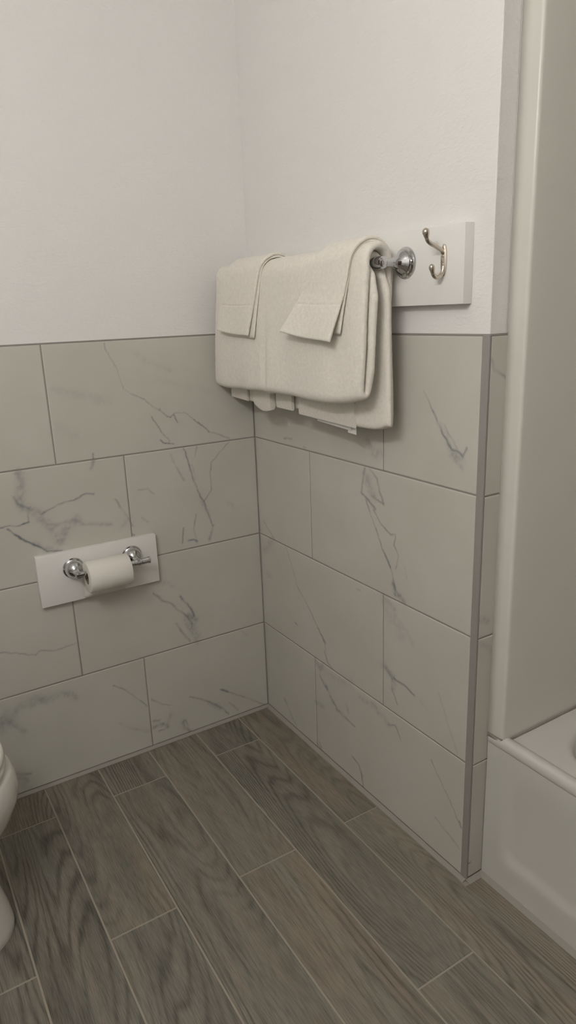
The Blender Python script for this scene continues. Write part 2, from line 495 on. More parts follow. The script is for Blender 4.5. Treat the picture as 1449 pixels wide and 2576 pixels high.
VEINS_RIGHT = [
    ([(-0.762,1.07),(-0.776,1.048),(-0.796,1.02),(-0.818,0.996),(-0.834,0.995),(-0.849,0.986),(-0.858,1.004)], 4, 0.5),
    ([(-0.785,1.038),(-0.807,1.01),(-0.829,0.983),(-0.848,0.963)], 8, 0.3),
    ([(-0.795,1.043),(-0.815,1.019),(-0.833,1.002)], 3, 0.35),
    ([(-0.734,1.105),(-0.754,1.08),(-0.776,1.048)], 3, 0.35),
    ([(-0.818,0.989),(-0.844,0.981)], 12, 0.3),
    ([(-0.547,0.974),(-0.574,0.948),(-0.595,0.955)], 12, 0.35),
    ([(-0.167,0.933),(-0.212,0.938)], 4, 0.35),
    ([(-0.267,0.923),(-0.279,0.922)], 4, 0.3),
    ([(-0.536,0.91),(-0.528,0.876),(-0.52,0.847),(-0.553,0.831),(-0.574,0.817)], 5, 0.5),
    ([(-0.553,0.913),(-0.581,0.891),(-0.591,0.862),(-0.605,0.837)], 5, 0.45),
    ([(-0.539,0.888),(-0.567,0.848)], 14, 0.35),
    ([(-0.56,0.846),(-0.605,0.835)], 4, 0.5),
    ([(-0.538,0.832),(-0.567,0.783),(-0.584,0.754),(-0.602,0.722),(-0.63,0.688),(-0.643,0.654),(-0.65,0.638)], 3.2, 0.5),
    ([(-0.578,0.767),(-0.584,0.754)], 4, 0.5),
    ([(-0.602,0.722),(-0.63,0.688)], 5, 0.35),
    ([(-0.567,0.815),(-0.595,0.785),(-0.629,0.768),(-0.649,0.771),(-0.642,0.747),(-0.659,0.724),(-0.65,0.689)], 3, 0.42),
    ([(-0.64,0.648),(-0.65,0.628),(-0.684,0.616)], 9, 0.5),
    ([(-0.64,0.648),(-0.65,0.633)], 4, 0.5),
    ([(-0.682,0.704),(-0.689,0.678)], 4, 0.15),
    ([(-0.025,0.658),(-0.068,0.627),(-0.089,0.614)], 4, 0.3),
    ([(-0.078,0.605),(-0.028,0.561)], 14, 0.28),
    ([(-0.032,0.482),(-0.056,0.483)], 12, 0.15),
    ([(-0.149,0.612),(-0.182,0.564),(-0.209,0.502),(-0.257,0.465),(-0.289,0.436),(-0.312,0.41),(-0.339,0.386),(-0.352,0.351)], 2.6, 0.42),
    ([(-0.316,0.406),(-0.352,0.374)], 5, 0.5),
    ([(-0.347,0.346),(-0.36,0.319),(-0.382,0.308)], 5, 0.55),
    ([(-0.193,0.375),(-0.201,0.372)], 3.5, 0.55),
    ([(-0.609,0.595),(-0.624,0.566),(-0.651,0.547),(-0.672,0.526)], 18, 0.25),
    ([(-0.609,0.605),(-0.644,0.588)], 8, 0.3),
    ([(-0.651,0.571),(-0.691,0.543),(-0.711,0.518)], 8, 0.15),
    ([(-0.498,0.587),(-0.514,0.589)], 4, 0.25),
    ([(-0.606,0.419),(-0.646,0.401),(-0.639,0.372)], 12, 0.4),
    ([(-0.646,0.401),(-0.687,0.4),(-0.72,0.391)], 4, 0.55),
    ([(-0.639,0.367),(-0.653,0.348),(-0.66,0.336)], 4, 0.4),
    ([(-0.61,0.42),(-0.639,0.398)], 5, 0.35),
    ([(-0.8,0.435),(-0.826,0.386),(-0.851,0.338),(-0.863,0.316)], 4, 0.2),
    ([(-0.74,0.386),(-0.766,0.374)], 3, 0.2),
    ([(-0.299,0.297),(-0.321,0.279),(-0.336,0.297)], 9, 0.5),
    ([(-0.32,0.255),(-0.352,0.234),(-0.379,0.205),(-0.406,0.188),(-0.441,0.183)], 7, 0.55),
    ([(-0.441,0.183),(-0.484,0.176)], 3.5, 0.5),
    ([(-0.324,0.251),(-0.352,0.228)], 3, 0.4),
    ([(-0.296,0.157),(-0.33,0.162)], 9, 0.3),
    ([(-0.335,0.28),(-0.399,0.286),(-0.469,0.301)], 20, 0.14),
    ([(-0.51,0.282),(-0.565,0.282),(-0.603,0.274),(-0.625,0.259)], 10, 0.36),
    ([(-0.558,0.289),(-0.581,0.284)], 5, 0.3),
    ([(-0.625,0.259),(-0.654,0.274),(-0.672,0.242)], 3.5, 0.4),
    ([(-0.45,0.223),(-0.454,0.208)], 7, 0.25),
    ([(-0.295,0.016),(-0.314,0.007),(-0.363,0.004)], 4, 0.45),
    ([(-0.305,0.028),(-0.315,0.014)], 4, 0.4),
    ([(-0.473,0.076),(-0.499,0.067),(-0.515,0.041),(-0.519,0.001)], 4.5, 0.45),
    ([(-0.473,0.076),(-0.49,0.068)], 3, 0.4),
    ([(-0.782,0.248),(-0.808,0.218),(-0.833,0.193),(-0.852,0.17),(-0.883,0.13)], 2.6, 0.42),
    ([(-0.802,0.1),(-0.837,0.087),(-0.88,0.071)], 5, 0.28),
    ([(-0.876,0.143),(-0.886,0.132)], 3, 0.7),
    ([(-0.11,0.077),(-0.137,0.049),(-0.158,0.026),(-0.174,0.015)], 6, 0.35),
]
VEINS_RETURN = [
    ([(0.001,0.658),(0.029,0.646)], 10, 0.35),
    ([(0.021,0.593),(0.044,0.573)], 8, 0.3),
    ([(-0.002,0.043),(0.012,0.044)], 3, 1.0),
    ([(0.008,1.176),(0.016,1.154),(0.028,1.152),(0.038,1.146),(0.055,1.136)], 4, 0.35),
]


def vein_field(s, z, veins, seed):
    """darkness 0..1 of the printed veins at wall coordinates (metres)"""
    out = np.zeros_like(s)
    for i, (pts, w, k) in enumerate(veins):
        w = w / 1000 * (0.60 if w < 6 else 0.85)
        p = np.array(pts)
        m = 4 * w + 0.012
        sel = (s > p[:, 0].min() - m) & (s < p[:, 0].max() + m) & (z > p[:, 1].min() - m) & (z < p[:, 1].max() + m)
        if not sel.any(): continue
        ss = s[sel]; zz = z[sel]
        amp = 0.0022 + 0.35 * w
        ss = ss + amp * 2.2 * fbm(ss * 70, zz * 70, seed + i * 7)
        zz = zz + amp * 2.2 * fbm(ss * 70 + 31, zz * 70 + 11, seed + i * 7 + 3)
        best = np.full(ss.shape, 1e9)
        for a, b_ in zip(p, p[1:]):
            d = b_ - a; L2 = d @ d + 1e-12
            t = np.clip(((ss - a[0]) * d[0] + (zz - a[1]) * d[1]) / L2, 0, 1)
            best = np.minimum(best, np.hypot(ss - a[0] - t * d[0], zz - a[1] - t * d[1]))
        mod = np.clip(0.78 + 1.5 * fbm(s[sel] * 45, z[sel] * 45, seed + i * 5 + 1), 0.15, 1.25)
        if w > 0.003:
            mod = mod * np.clip(0.75 + 1.7 * fbm(s[sel] * 150, z[sel] * 150, seed + i), 0.2, 1.4)
        v = k * (1.3 if w < 0.0036 else 1.05) * mod * np.exp(-(best / w) ** 2 * 0.9)
        out[sel] = 1 - (1 - out[sel]) * (1 - np.clip(v, 0, 0.95))
    return out

def tile_wall(name, tiles, to_world, veins, grout_rect, parent, seed, step=0.0025):
    """tiles: (s0, s1, z0, z1, fine) fronts at depth 0; grout face 1.2 mm behind"""
    V = []; F = []; A = []; MI = []
    base = 0
    e = 0.0009
    def quad(pts, mi):
        nonlocal base
        V.append(np.array(pts)); A.append(np.zeros(4))
        F.append(np.array([[0, 1, 2, 3]]) + base); MI.append(np.full(1, mi)); base += 4
    s0, s1, z0, z1 = grout_rect
    quad([to_world(s0, 0.0012, z0), to_world(s1, 0.0012, z0), to_world(s1, 0.0012, z1), to_world(s0, 0.0012, z1)], 1)
    for (a, b_, c, d, fine) in tiles:
        st = step if fine else 0.1
        ns = max(2, int((b_ - a - 2 * e) / st) + 1); nz = max(2, int((d - c - 2 * e) / st) + 1)
        # outer skirt ring + edge + interior: rows/cols with bevelled border
        ss = np.concatenate([[a, a], np.linspace(a + e, b_ - e, ns), [b_, b_]])
        zz = np.concatenate([[c, c], np.linspace(c + e, d - e, nz), [d, d]])
        gs, gz = np.meshgrid(ss, zz, indexing='ij')
        dep = np.zeros_like(gs)
        for arr_i in (0, -1):
            dep[arr_i, :] = 0.0045; dep[:, arr_i] = 0.0045
        for arr_i in (1, -2):
            dep[arr_i, 1:-1] = 0.0007; dep[1:-1, arr_i] = 0.0007
        n1, n2 = gs.shape
        w = to_world(gs.ravel(), dep.ravel(), gz.ravel())
        V.append(w)
        A.append(vein_field(gs.ravel(), gz.ravel(), veins, seed) if fine else np.zeros(gs.size))
        idx = np.arange(n1 * n2).reshape(n1, n2)
        q = np.stack([idx[:-1, :-1], idx[1:, :-1], idx[1:, 1:], idx[:-1, 1:]], -1).reshape(-1, 4)
        F.append(q + base); MI.append(np.zeros(len(q), int)); base += n1 * n2
    V = np.concatenate(V); F = np.concatenate(F); A = np.concatenate(A); MI = np.concatenate(MI)
    me = bpy.data.meshes.new(name)
    me.vertices.add(len(V)); me.vertices.foreach_set('co', V.astype(np.float32).ravel())
    me.loops.add(F.size); me.loops.foreach_set('vertex_index', F.astype(np.int32).ravel())
    me.polygons.add(len(F)); me.polygons.foreach_set('loop_start', np.arange(0, F.size, 4, dtype=np.int32))
    me.materials.append(M_MARBLE); me.materials.append(M_GROUT)
    me.polygons.foreach_set('material_index', MI.astype(np.int32))
    at = me.attributes.new('vein', 'FLOAT', 'POINT'); at.data.foreach_set('value', A.astype(np.float32))
    me.update(calc_edges=True); me.validate()
    return link(name, me, None, parent)

G = 0.0016   # half grout joint
def rows_to_tiles(rows, fine_from):
    out = []
    for k, xs in enumerate(rows):
        z0, z1 = k * TILE, (k + 1) * TILE
        for a, b_ in zip(xs, xs[1:]):
            out.append((a + G, b_ - G, z0 + G + (0.004 if k == 0 else 0), z1 - G, fine_from(a, b_)))
    return out

left_rows = [[X_MIN, -1.022, -0.412, -0.0007], [X_MIN, -1.204, -0.594, -0.0007], [X_MIN, -1.019, -0.409, -0.0007], [X_MIN, -1.20, -0.590, -0.0007]]
# facing -y : increasing s (x) to the right
lw = lambda s, d, z: np.stack(np.broadcast_arrays(np.asarray(s, float), np.asarray(d, float), np.asarray(z, float)), -1)
tile_wall('tile_wainscot', rows_to_tiles(left_rows, lambda a, b_: b_ > -0.9), lw, VEINS_LEFT, (X_MIN, 0.0, 0, 4 * TILE), W_LEFT, 3)

right_rows = [[-0.889, -0.2935, -0.0007], [-0.889, -0.604, -0.0007], [-0.889, -0.2945, -0.0007], [-0.889, -0.603, -0.0007]]
rw = lambda s, d, z: np.stack(np.broadcast_arrays(np.asarray(d, float), np.asarray(s, float), np.asarray(z, float)), -1)
tile_wall('tile_wainscot', rows_to_tiles(right_rows, lambda a, b_: True), rw, VEINS_RIGHT, (-0.892, 0.0, 0, 4 * TILE), W_RIGHT, 50)

ret_rows = [[0.0045, RETURN_X - 0.001]] * 4
rt = lambda s, d, z: np.stack(np.broadcast_arrays(np.asarray(s, float), END_Y + np.asarray(d, float), np.asarray(z, float)), -1)
tile_wall('tile_return', rows_to_tiles(ret_rows, lambda a, b_: True), rt, VEINS_RETURN, (0.001, RETURN_X, 0, 4 * TILE), W_RIGHT, 90)

# grey edge profile on the outer corner, top finishing lines, caulk lines
bm = bmesh.new()
add_box(bm, (-0.0012, END_Y - 0.0012, 0.002), (0.0035, -0.889, 4 * TILE), 0.0006, 1)
o = from_bm('trim_1', bm, M_PROFILE); tag(o, kind='structure')
bm = bmesh.new()
add_box(bm, (X_MIN, -0.0004, 4 * TILE - 0.0012), (0.0, 0.0045, 4 * TILE + 0.0022))
add_box(bm, (-0.0004, END_Y + 0.0005, 4 * TILE - 0.0012), (0.0045, 0.0, 4 * TILE + 0.0022))
add_box(bm, (0.0, END_Y - 0.0004, 4 * TILE - 0.0012), (RETURN_X + .0014, -0.9, 4 * TILE + 0.0022))
add_box(bm, (RETURN_X - 0.001, END_Y - 0.0006, 0.0), (RETURN_X + 0.0016, -0.9, 4 * TILE))
o = from_bm('trim_2', bm, M_GROUT); tag(o, kind='structure')
bm = bmesh.new()   # sandy caulk where tile meets floor
def fillet(p0, p1, n, h, w):
    p0 = Vector(p0); p1 = Vector(p1); n = Vector(n)
    a = [bm.verts.new(p + q) for p in (p0, p1) for q in (Vector((0, 0, h)), n * w + Vector((0, 0, 0.0004)), Vector((0, 0, 0.0)))]
    bm.faces.new((a[0], a[1], a[4], a[3])); bm.faces.new((a[0], a[2], a[1])); bm.faces.new((a[3], a[4], a[5]))
fillet((X_MIN, -0.0002, 0), (0, -0.0002, 0), (0, -1, 0), 0.004, 0.013)
fillet((-0.0002, 0, 0), (-0.0002, END_Y, 0), (-1, 0, 0), 0.004, 0.012)
fillet((-0.002, END_Y - 0.0006, 0), (0.05, END_Y - 0.0006, 0), (0, -1, 0), 0.004, 0.013)
fillet((0.0478, END_Y, 0), (0.0478, Y_MIN, 0), (-1, 0, 0), 0.005, 0.014)
o = from_bm('trim_3', bm, simple('base_caulk', (0.36, 0.335, 0.295), 0.8)); tag(o, kind='structure')

# ------------------------------------------------------------------ tub surround + tub
SY = -0.945     # face of the surround end panel
def build_surround():
    t = empty('tub_surround', (0.42, SY, 0.366), 'glossy off-white moulded tub surround rising from the bathtub rim beside the tiled wall end', 'tub surround')
    t.empty_display_size = .1
    # outline in plan (x,y), extruded upward: side flange, rounded corner, end panel, cove, long back panel
    pl = [(0.0470, -0.9018), (0.0478, -0.925), (0.0488, -0.938)]
    for k in range(7):
        a = math.pi + k / 6 * math.pi / 2
        pl.append((0.0558 + 0.007 * math.cos(a), -0.938 + 0.007 * math.sin(a)))
    pl += [(0.10, SY), (0.17, SY), (0.27, SY), (0.30, SY + 0.0005), (0.32, SY + 0.001), (0.40, SY + 0.001), (0.72, SY + 0.001)]
    for k in range(7):
        a = math.pi / 2 - k / 6 * math.pi / 2
        pl.append((0.78 + 0.05 * math.cos(a), SY - 0.042 + 0.05 * math.sin(a)))
    pl += [(0.832, -1.6), (0.832, -2.43)]
    zs = [0.366, 0.38, 0.9, 1.4, 2.0, 2.012]
    bm = bmesh.new()
    rings = []
    for z in zs:
        rings.append([bm.verts.new((x, y, z + (0.008 * 0 if z > .37 else 0))) for x, y in pl])
    for A, B in zip(rings, rings[1:]):
        for k in range(len(pl) - 1):
            bm.faces.new((A[k], A[k + 1], B[k + 1], B[k]))
    top = [bm.verts.new((x if x < .8 else X_MAX - .001, -0.9018 if y > -1.0 else y, 2.012)) for x, y in pl]
    for k in range(len(pl) - 1):
        try: bm.faces.new((rings[-1][k], rings[-1][k + 1], top[k + 1], top[k]))
        except ValueError: pass
    o = from_bm('panel', bm, M_SURROUND, t, 0.7)
    md = o.modifiers.new('thickness', 'SOLIDIFY'); md.thickness = 0.003; md.offset = -1
    # dark bedding line where the surround sits on the tub
    bm = bmesh.new()
    add_box(bm, (0.078, SY - 0.0006, 0.3640), (0.80, SY + 0.004, 0.3660))
    add_box(bm, (0.0470, -0.944, 0.3740), (0.0500, -0.9018, 0.3765))
    from_bm('caulk_line', bm, M_CAULK, t)
build_surround()

def build_tub():
    t = empty('bathtub', (0.42, -1.67, 0.0), 'glossy white bathtub with recessed apron panel and rounded front rim', 'bathtub')
    x0, x1, y1, y0 = 0.048, 0.83, -0.9065, -2.43
    deck = 0.3645; crown = 0.3755
    # --- apron with recessed panel (grid in y,z)
    bm = bmesh.new()
    def apron_x(y, z):
        def s(a, b_, v):
            q = min(1, max(0, (v - a) / (b_ - a))); return q * q * (3 - 2 * q)
        e = s(-0.950, -0.985, y) * s(y0 + .05, y0 + .075, y)
        f = s(0.070, 0.105, z) * (1 - s(0.20, 0.340, z))
        flare = 0.0
        return x0 + 0.007 * e * f + flare
    ys = sorted(set([y1, -0.94, -0.950, -0.955, -0.96, -0.965, -0.97, -0.975, -0.98, -0.99] + [-1.0 - .1 * k for k in range(14)] + [y0 + .075, y0 + .07, y0 + .0625, y0 + .055, y0 + .05, y0]), reverse=True)
    zs = [0.0, 0.03, 0.06, 0.07, 0.078, 0.086, 0.094, 0.105, 0.15, 0.19, 0.21, 0.23, 0.25, 0.27, 0.29, 0.31, 0.325, 0.34, 0.352]
    V = [[bm.verts.new((apron_x(y, z), y, z)) for z in zs] for y in ys]
    for A, B in zip(V, V[1:]):
        for k in range(len(zs) - 1):
            bm.faces.new((A[k], B[k], B[k + 1], A[k + 1]))
    # end return of the apron against the tiled wall
    E0 = [bm.verts.new((x0 + 0.03, y1, z)) for z in zs]
    for k in range(len(zs) - 1):
        bm.faces.new((V[0][k], V[0][k + 1], E0[k + 1], E0[k]))
    from_bm('apron', bm, M_TUB, t, 0.9)
    # --- rim nose: profile swept along y, slightly proud of apron
    prof = [(0.050, 0.3500), (0.0480, 0.3530), (0.0474, 0.3590), (0.0476, 0.3655), (0.0498, 0.3718), (0.0540, crown), (0.0620, crown + 0.0003), (0.0690, crown - 0.0015), (0.0755, crown - 0.006), (0.0800, deck + 0.001), (0.084, deck)]
    bm = bmesh.new()
    A = [bm.verts.new((x, y1, z)) for x, z in prof]; B = [bm.verts.new((x, y0, z)) for x, z in prof]
    for k in range(len(prof) - 1):
        bm.faces.new((A[k], B[k], B[k + 1], A[k + 1]))
    bm.faces.new(A); bm.faces.new(B)
    from_bm('rim', bm, M_TUB, t, 1.2)
    # --- deck and basin: nested rounded rectangles
    def rr(lx, hx, ly, hy, r, n=10):
        pts = []
        for cx, cy, a0 in ((hx - r, hy - r, 0), (lx + r, hy - r, 90), (lx + r, ly + r, 180), (hx - r, ly + r, 270)):
            for k in range(n + 1):
                a = math.radians(a0 + 90 * k / n)
                pts.append((cx + r * math.cos(a), cy + r * math.sin(a)))
        return pts
    loops = [(rr(0.082, x1, y0, y1, 0.002), deck)]
    bx0, bx1, by0, by1 = 0.113, 0.775, -2.33, -0.990
    for ins, dz, r in ((0, 0, .125), (0.006, -.001, .12), (0.011, -.005, .117), (0.016, -.014, .114), (0.024, -.06, .11), (0.045, -.20, .10), (0.06, -.285, .09), (0.085, -.315, .07), (0.12, -.325, .05)):
        loops.append((rr(bx0 + ins, bx1 - ins, by0 + ins * 1.6, by1 - ins * 1.1, r), deck + dz))
    bm = bmesh.new()
    R = [[bm.verts.new((x, y, z)) for x, y in p] for p, z in loops]
    n = len(R[0])
    for P, Q in zip(R, R[1:]):
        for k in range(n):
            bm.faces.new((P[k], P[(k + 1) % n], Q[(k + 1) % n], Q[k]))
    bm.faces.new(R[-1])
    from_bm('basin', bm, M_TUB, t, 0.9)
build_tub()

# ------------------------------------------------------------------ towel rack
def bell_flange(bm, origin, axis, r, reach, neck):
    k = r / 0.030
    prof = [(0, r * .97), (0.002 * k, r), (0.0035 * k, r * 0.99), (0.0045 * k, r * .90), (0.0065 * k, r * .915), (0.0085 * k, r * .88), (0.0095 * k, r * .76),
            (0.012 * k, r * .765), (0.0145 * k, r * .71), (0.018 * k, r * .60), (0.022 * k, r * .49), (0.027 * k, r * .395), (0.033 * k, r * .33), (0.040 * k, neck * 1.05), (reach * .82, neck), (reach, neck * 1.02)]
    add_lathe(bm, origin, axis, prof)

def build_rack():
    t = empty('towel_rack', (0.0, -0.43, 1.275), 'white wall board with chrome towel bar and nickel double hook, hung above the tile', 'towel rack')
    bm = bmesh.new(); add_box(bm, (-0.0195, -0.8552, 1.2755), (0.0035, -0.012, 1.4165), 0.0015, 2)
    from_bm('backing_board', bm, M_BOARD, t, 0.6)
    bz, bx = 1.3585, -0.086
    bm = bmesh.new()
    add_lathe(bm, (bx, -0.7075, bz), (0, 1, 0), [(0, 0.0075), (0.001, 0.0082), (0.62, 0.0082), (0.621, 0.0075)], 32)
    from_bm('towel_bar', bm, M_CHROME, t, 0.6)
    for y, sg in ((-0.6975, -1), (-0.0875, 1)):
        bm = bmesh.new()
        bell_flange(bm, (-0.0195, y, bz), (-1, 0, 0), 0.030, 0.060, 0.0078)
        p = from_bm('bar_post', bm, M_CHROME, t, 0.6)
        bm = bmesh.new()
        prof = [(-0.0105, 0.0088), (-0.0085, 0.0118), (-0.006, 0.0122), (0.006, 0.0122), (0.0085, 0.0116), (0.0095, 0.0088), (0.0115, 0.0086), (0.0128, 0.0065), (0.0134, 0)]
        add_lathe(bm, (bx, y, bz), (0, sg, 0), prof, 36)
        from_bm('end_cap', bm, M_CHROME, p, 0.6)
    # double robe hook
    y = -0.8045
    bm = bmesh.new()
    n = 32
    ring0, ring1, ring2 = [], [], []
    for k in range(n):
        a = 2 * math.pi * k / n
        py, pz = 0.0072 * math.cos(a), 0.0285 * math.sin(a)
        pz = math.copysign(abs(pz / 0.0285) ** 0.8 * 0.0285, pz)
        ring0.append(bm.verts.new((-0.0195, y + py, 1.355 + pz)))
        ring1.append(bm.verts.new((-0.0222, y + py, 1.355 + pz)))
        ring2.append(bm.verts.new((-0.0243, y + py * .72, 1.355 + pz * .9)))
    for A, B in ((ring0, ring1), (ring1, ring2)):
        for k in range(n):
            bm.faces.new((A[k], A[(k + 1) % n], B[(k + 1) % n], B[k]))
    bm.faces.new(ring2); bm.faces.new(ring0)
    h = from_bm('coat_hook', bm, M_NICKEL, t, 0.7)
    h['label'] = 'small nickel double hook screwed to the board'
    def prong(path, r0, r1, ball):
        bm = bmesh.new()
        pts = catmull([(x, y, z) for x, z in path], 8)
        m = len(pts)
        add_tube(bm, pts, [r0 + (r1 - r0) * i / (m - 1) for i in range(m)])
        e = pts[-1]; d = (pts[-1] - pts[-4]).normalized()
        add_tube(bm, [e - d * 0.006, e - d * 0.001, e + d * 0.004, e + d * 0.008, e + d * 0.0105, e + d * 0.012], [r1, ball * .8, ball, ball * .93, ball * .62, ball * .15])
        from_bm('prong', bm, M_NICKEL, h, 0.9)
    prong([(-0.021, 1.366), (-0.028, 1.3725), (-0.042, 1.3790), (-0.055, 1.3840), (-0.0625, 1.3895), (-0.0655, 1.3985)], 0.0042, 0.0038, 0.0068)
    prong([(-0.021, 1.346), (-0.0235, 1.3345), (-0.0305, 1.3265), (-0.0395, 1.3248), (-0.0465, 1.3295), (-0.0492, 1.3370)], 0.0042, 0.0036, 0.0054)
    for z in (1.3625, 1.3475):
        bm = bmesh.new()
        add_lathe(bm, (-0.0240, y - 0.0005, z), (-1, 0, 0), [(0, .0030), (0.0006, .0029), (0.0012, .002), (0.0015, 0)], 18)
        from_bm('screw', bm, M_NICKEL, h, 0.6)
build_rack()

# ------------------------------------------------------------------ cloth: a thick ribbon swept along y
def ribbon(name, path, y0f, y1f, thick, mat, parent=None, ny=70, warp=None, round_len=0.009, seed=1, fuzz=0.0006, groove=None, ds=0.0045):
    """path: list of (x,z,tag) densely resampled; y0f/y1f functions of path fraction; closed thick sheet"""
    P = np.array(path, float)
    seg = np.hypot(np.diff(P[:, 0]), np.diff(P[:, 1])); cum = np.concatenate([[0], np.cumsum(seg)])
    n = int(cum[-1] / ds) + 2
    s = np.linspace(0, cum[-1], n)
    px = np.interp(s, cum, P[:, 0]); pz = np.interp(s, cum, P[:, 1])
    for _ in range(2):
        px[1:-1] = (px[:-2] + 2 * px[1:-1] + px[2:]) / 4; pz[1:-1] = (pz[:-2] + 2 * pz[1:-1] + pz[2:]) / 4
    tx = np.gradient(px); tz = np.gradient(pz); l = np.hypot(tx, tz); nx, nz = -tz / l, tx / l
    f = s / cum[-1]
    # y samples with extra rows near the edges so that edges are rounded
    edge = np.array([0, .08, .3, .6, 1.0]) * round_len
    V = np.zeros((2, n, ny + 2 * len(edge), 3))
    for i in range(n):
        a, b_ = y0f(f[i]), y1f(f[i])
        mid = np.linspace(a + round_len, b_ - round_len, ny + 2)[1:-1]
        ys = np.concatenate([a + edge, mid, b_ - edge[::-1]])
        de = np.minimum(ys - a, b_ - ys)
        q = np.clip(de / round_len, 0, 1)
        h = thick / 2 * (0.12 + 0.88 * np.sqrt(1 - (1 - q) ** 2))
        if i < 3 or i > n - 4:
            k = min(i, n - 1 - i); h = h * (0.45, 0.8, 0.95)[k]
        if groove is not None: h = h * groove(f[i])
        w = 0.004 * fbm(ys * 9 + 3, np.full_like(ys, s[i] * 6), seed, 3)
        for side in (0, 1):
            sg = 1 if side == 0 else -1
            ff = fuzz * 3 * fbm(ys * 160, np.full_like(ys, s[i] * 160 + side * 77), seed + 9, 2)
            off = sg * (h + ff) + w
            V[side, i, :, 0] = px[i] + nx[i] * off
            V[side, i, :, 1] = ys
            V[side, i, :, 2] = pz[i] + nz[i] * off
    if warp is not None:
        for side in (0, 1):
            for i in range(n):
                V[side, i] = warp(V[side, i], f[i], px[i], pz[i])
    m = V.shape[2]
    verts = V.reshape(-1, 3)
    idx = np.arange(2 * n * m).reshape(2, n, m)
    F = []
    a = idx[0]; F.append(np.stack([a[:-1, :-1], a[1:, :-1], a[1:, 1:], a[:-1, 1:]], -1).reshape(-1, 4))
    a = idx[1]; F.append(np.stack([a[:-1, :-1], a[:-1, 1:], a[1:, 1:], a[1:, :-1]], -1).reshape(-1, 4))
    for j, fl in ((0, 0), (m - 1, 1)):
        q = np.stack([idx[0, :-1, j], idx[1, :-1, j], idx[1, 1:, j], idx[0, 1:, j]], -1); F.append(q if not fl else q[:, ::-1])
    for i, fl in ((0, 1), (n - 1, 0)):
        q = np.stack([idx[0, i, :-1], idx[1, i, :-1], idx[1, i, 1:], idx[0, i, 1:]], -1); F.append(q if not fl else q[:, ::-1])
    F = np.concatenate(F)
    me = bpy.data.meshes.new(name)
    me.from_pydata(verts.tolist(), [], F.tolist())
    me.update()
    return link(name, me, mat, parent, 3.14)

def arc(cx, cz, r, a0, a1, n=14):
    return [(cx + r * math.cos(math.radians(a0 + (a1 - a0) * k / n)), cz + r * math.sin(math.radians(a0 + (a1 - a0) * k / n))) for k in range(n + 1)]

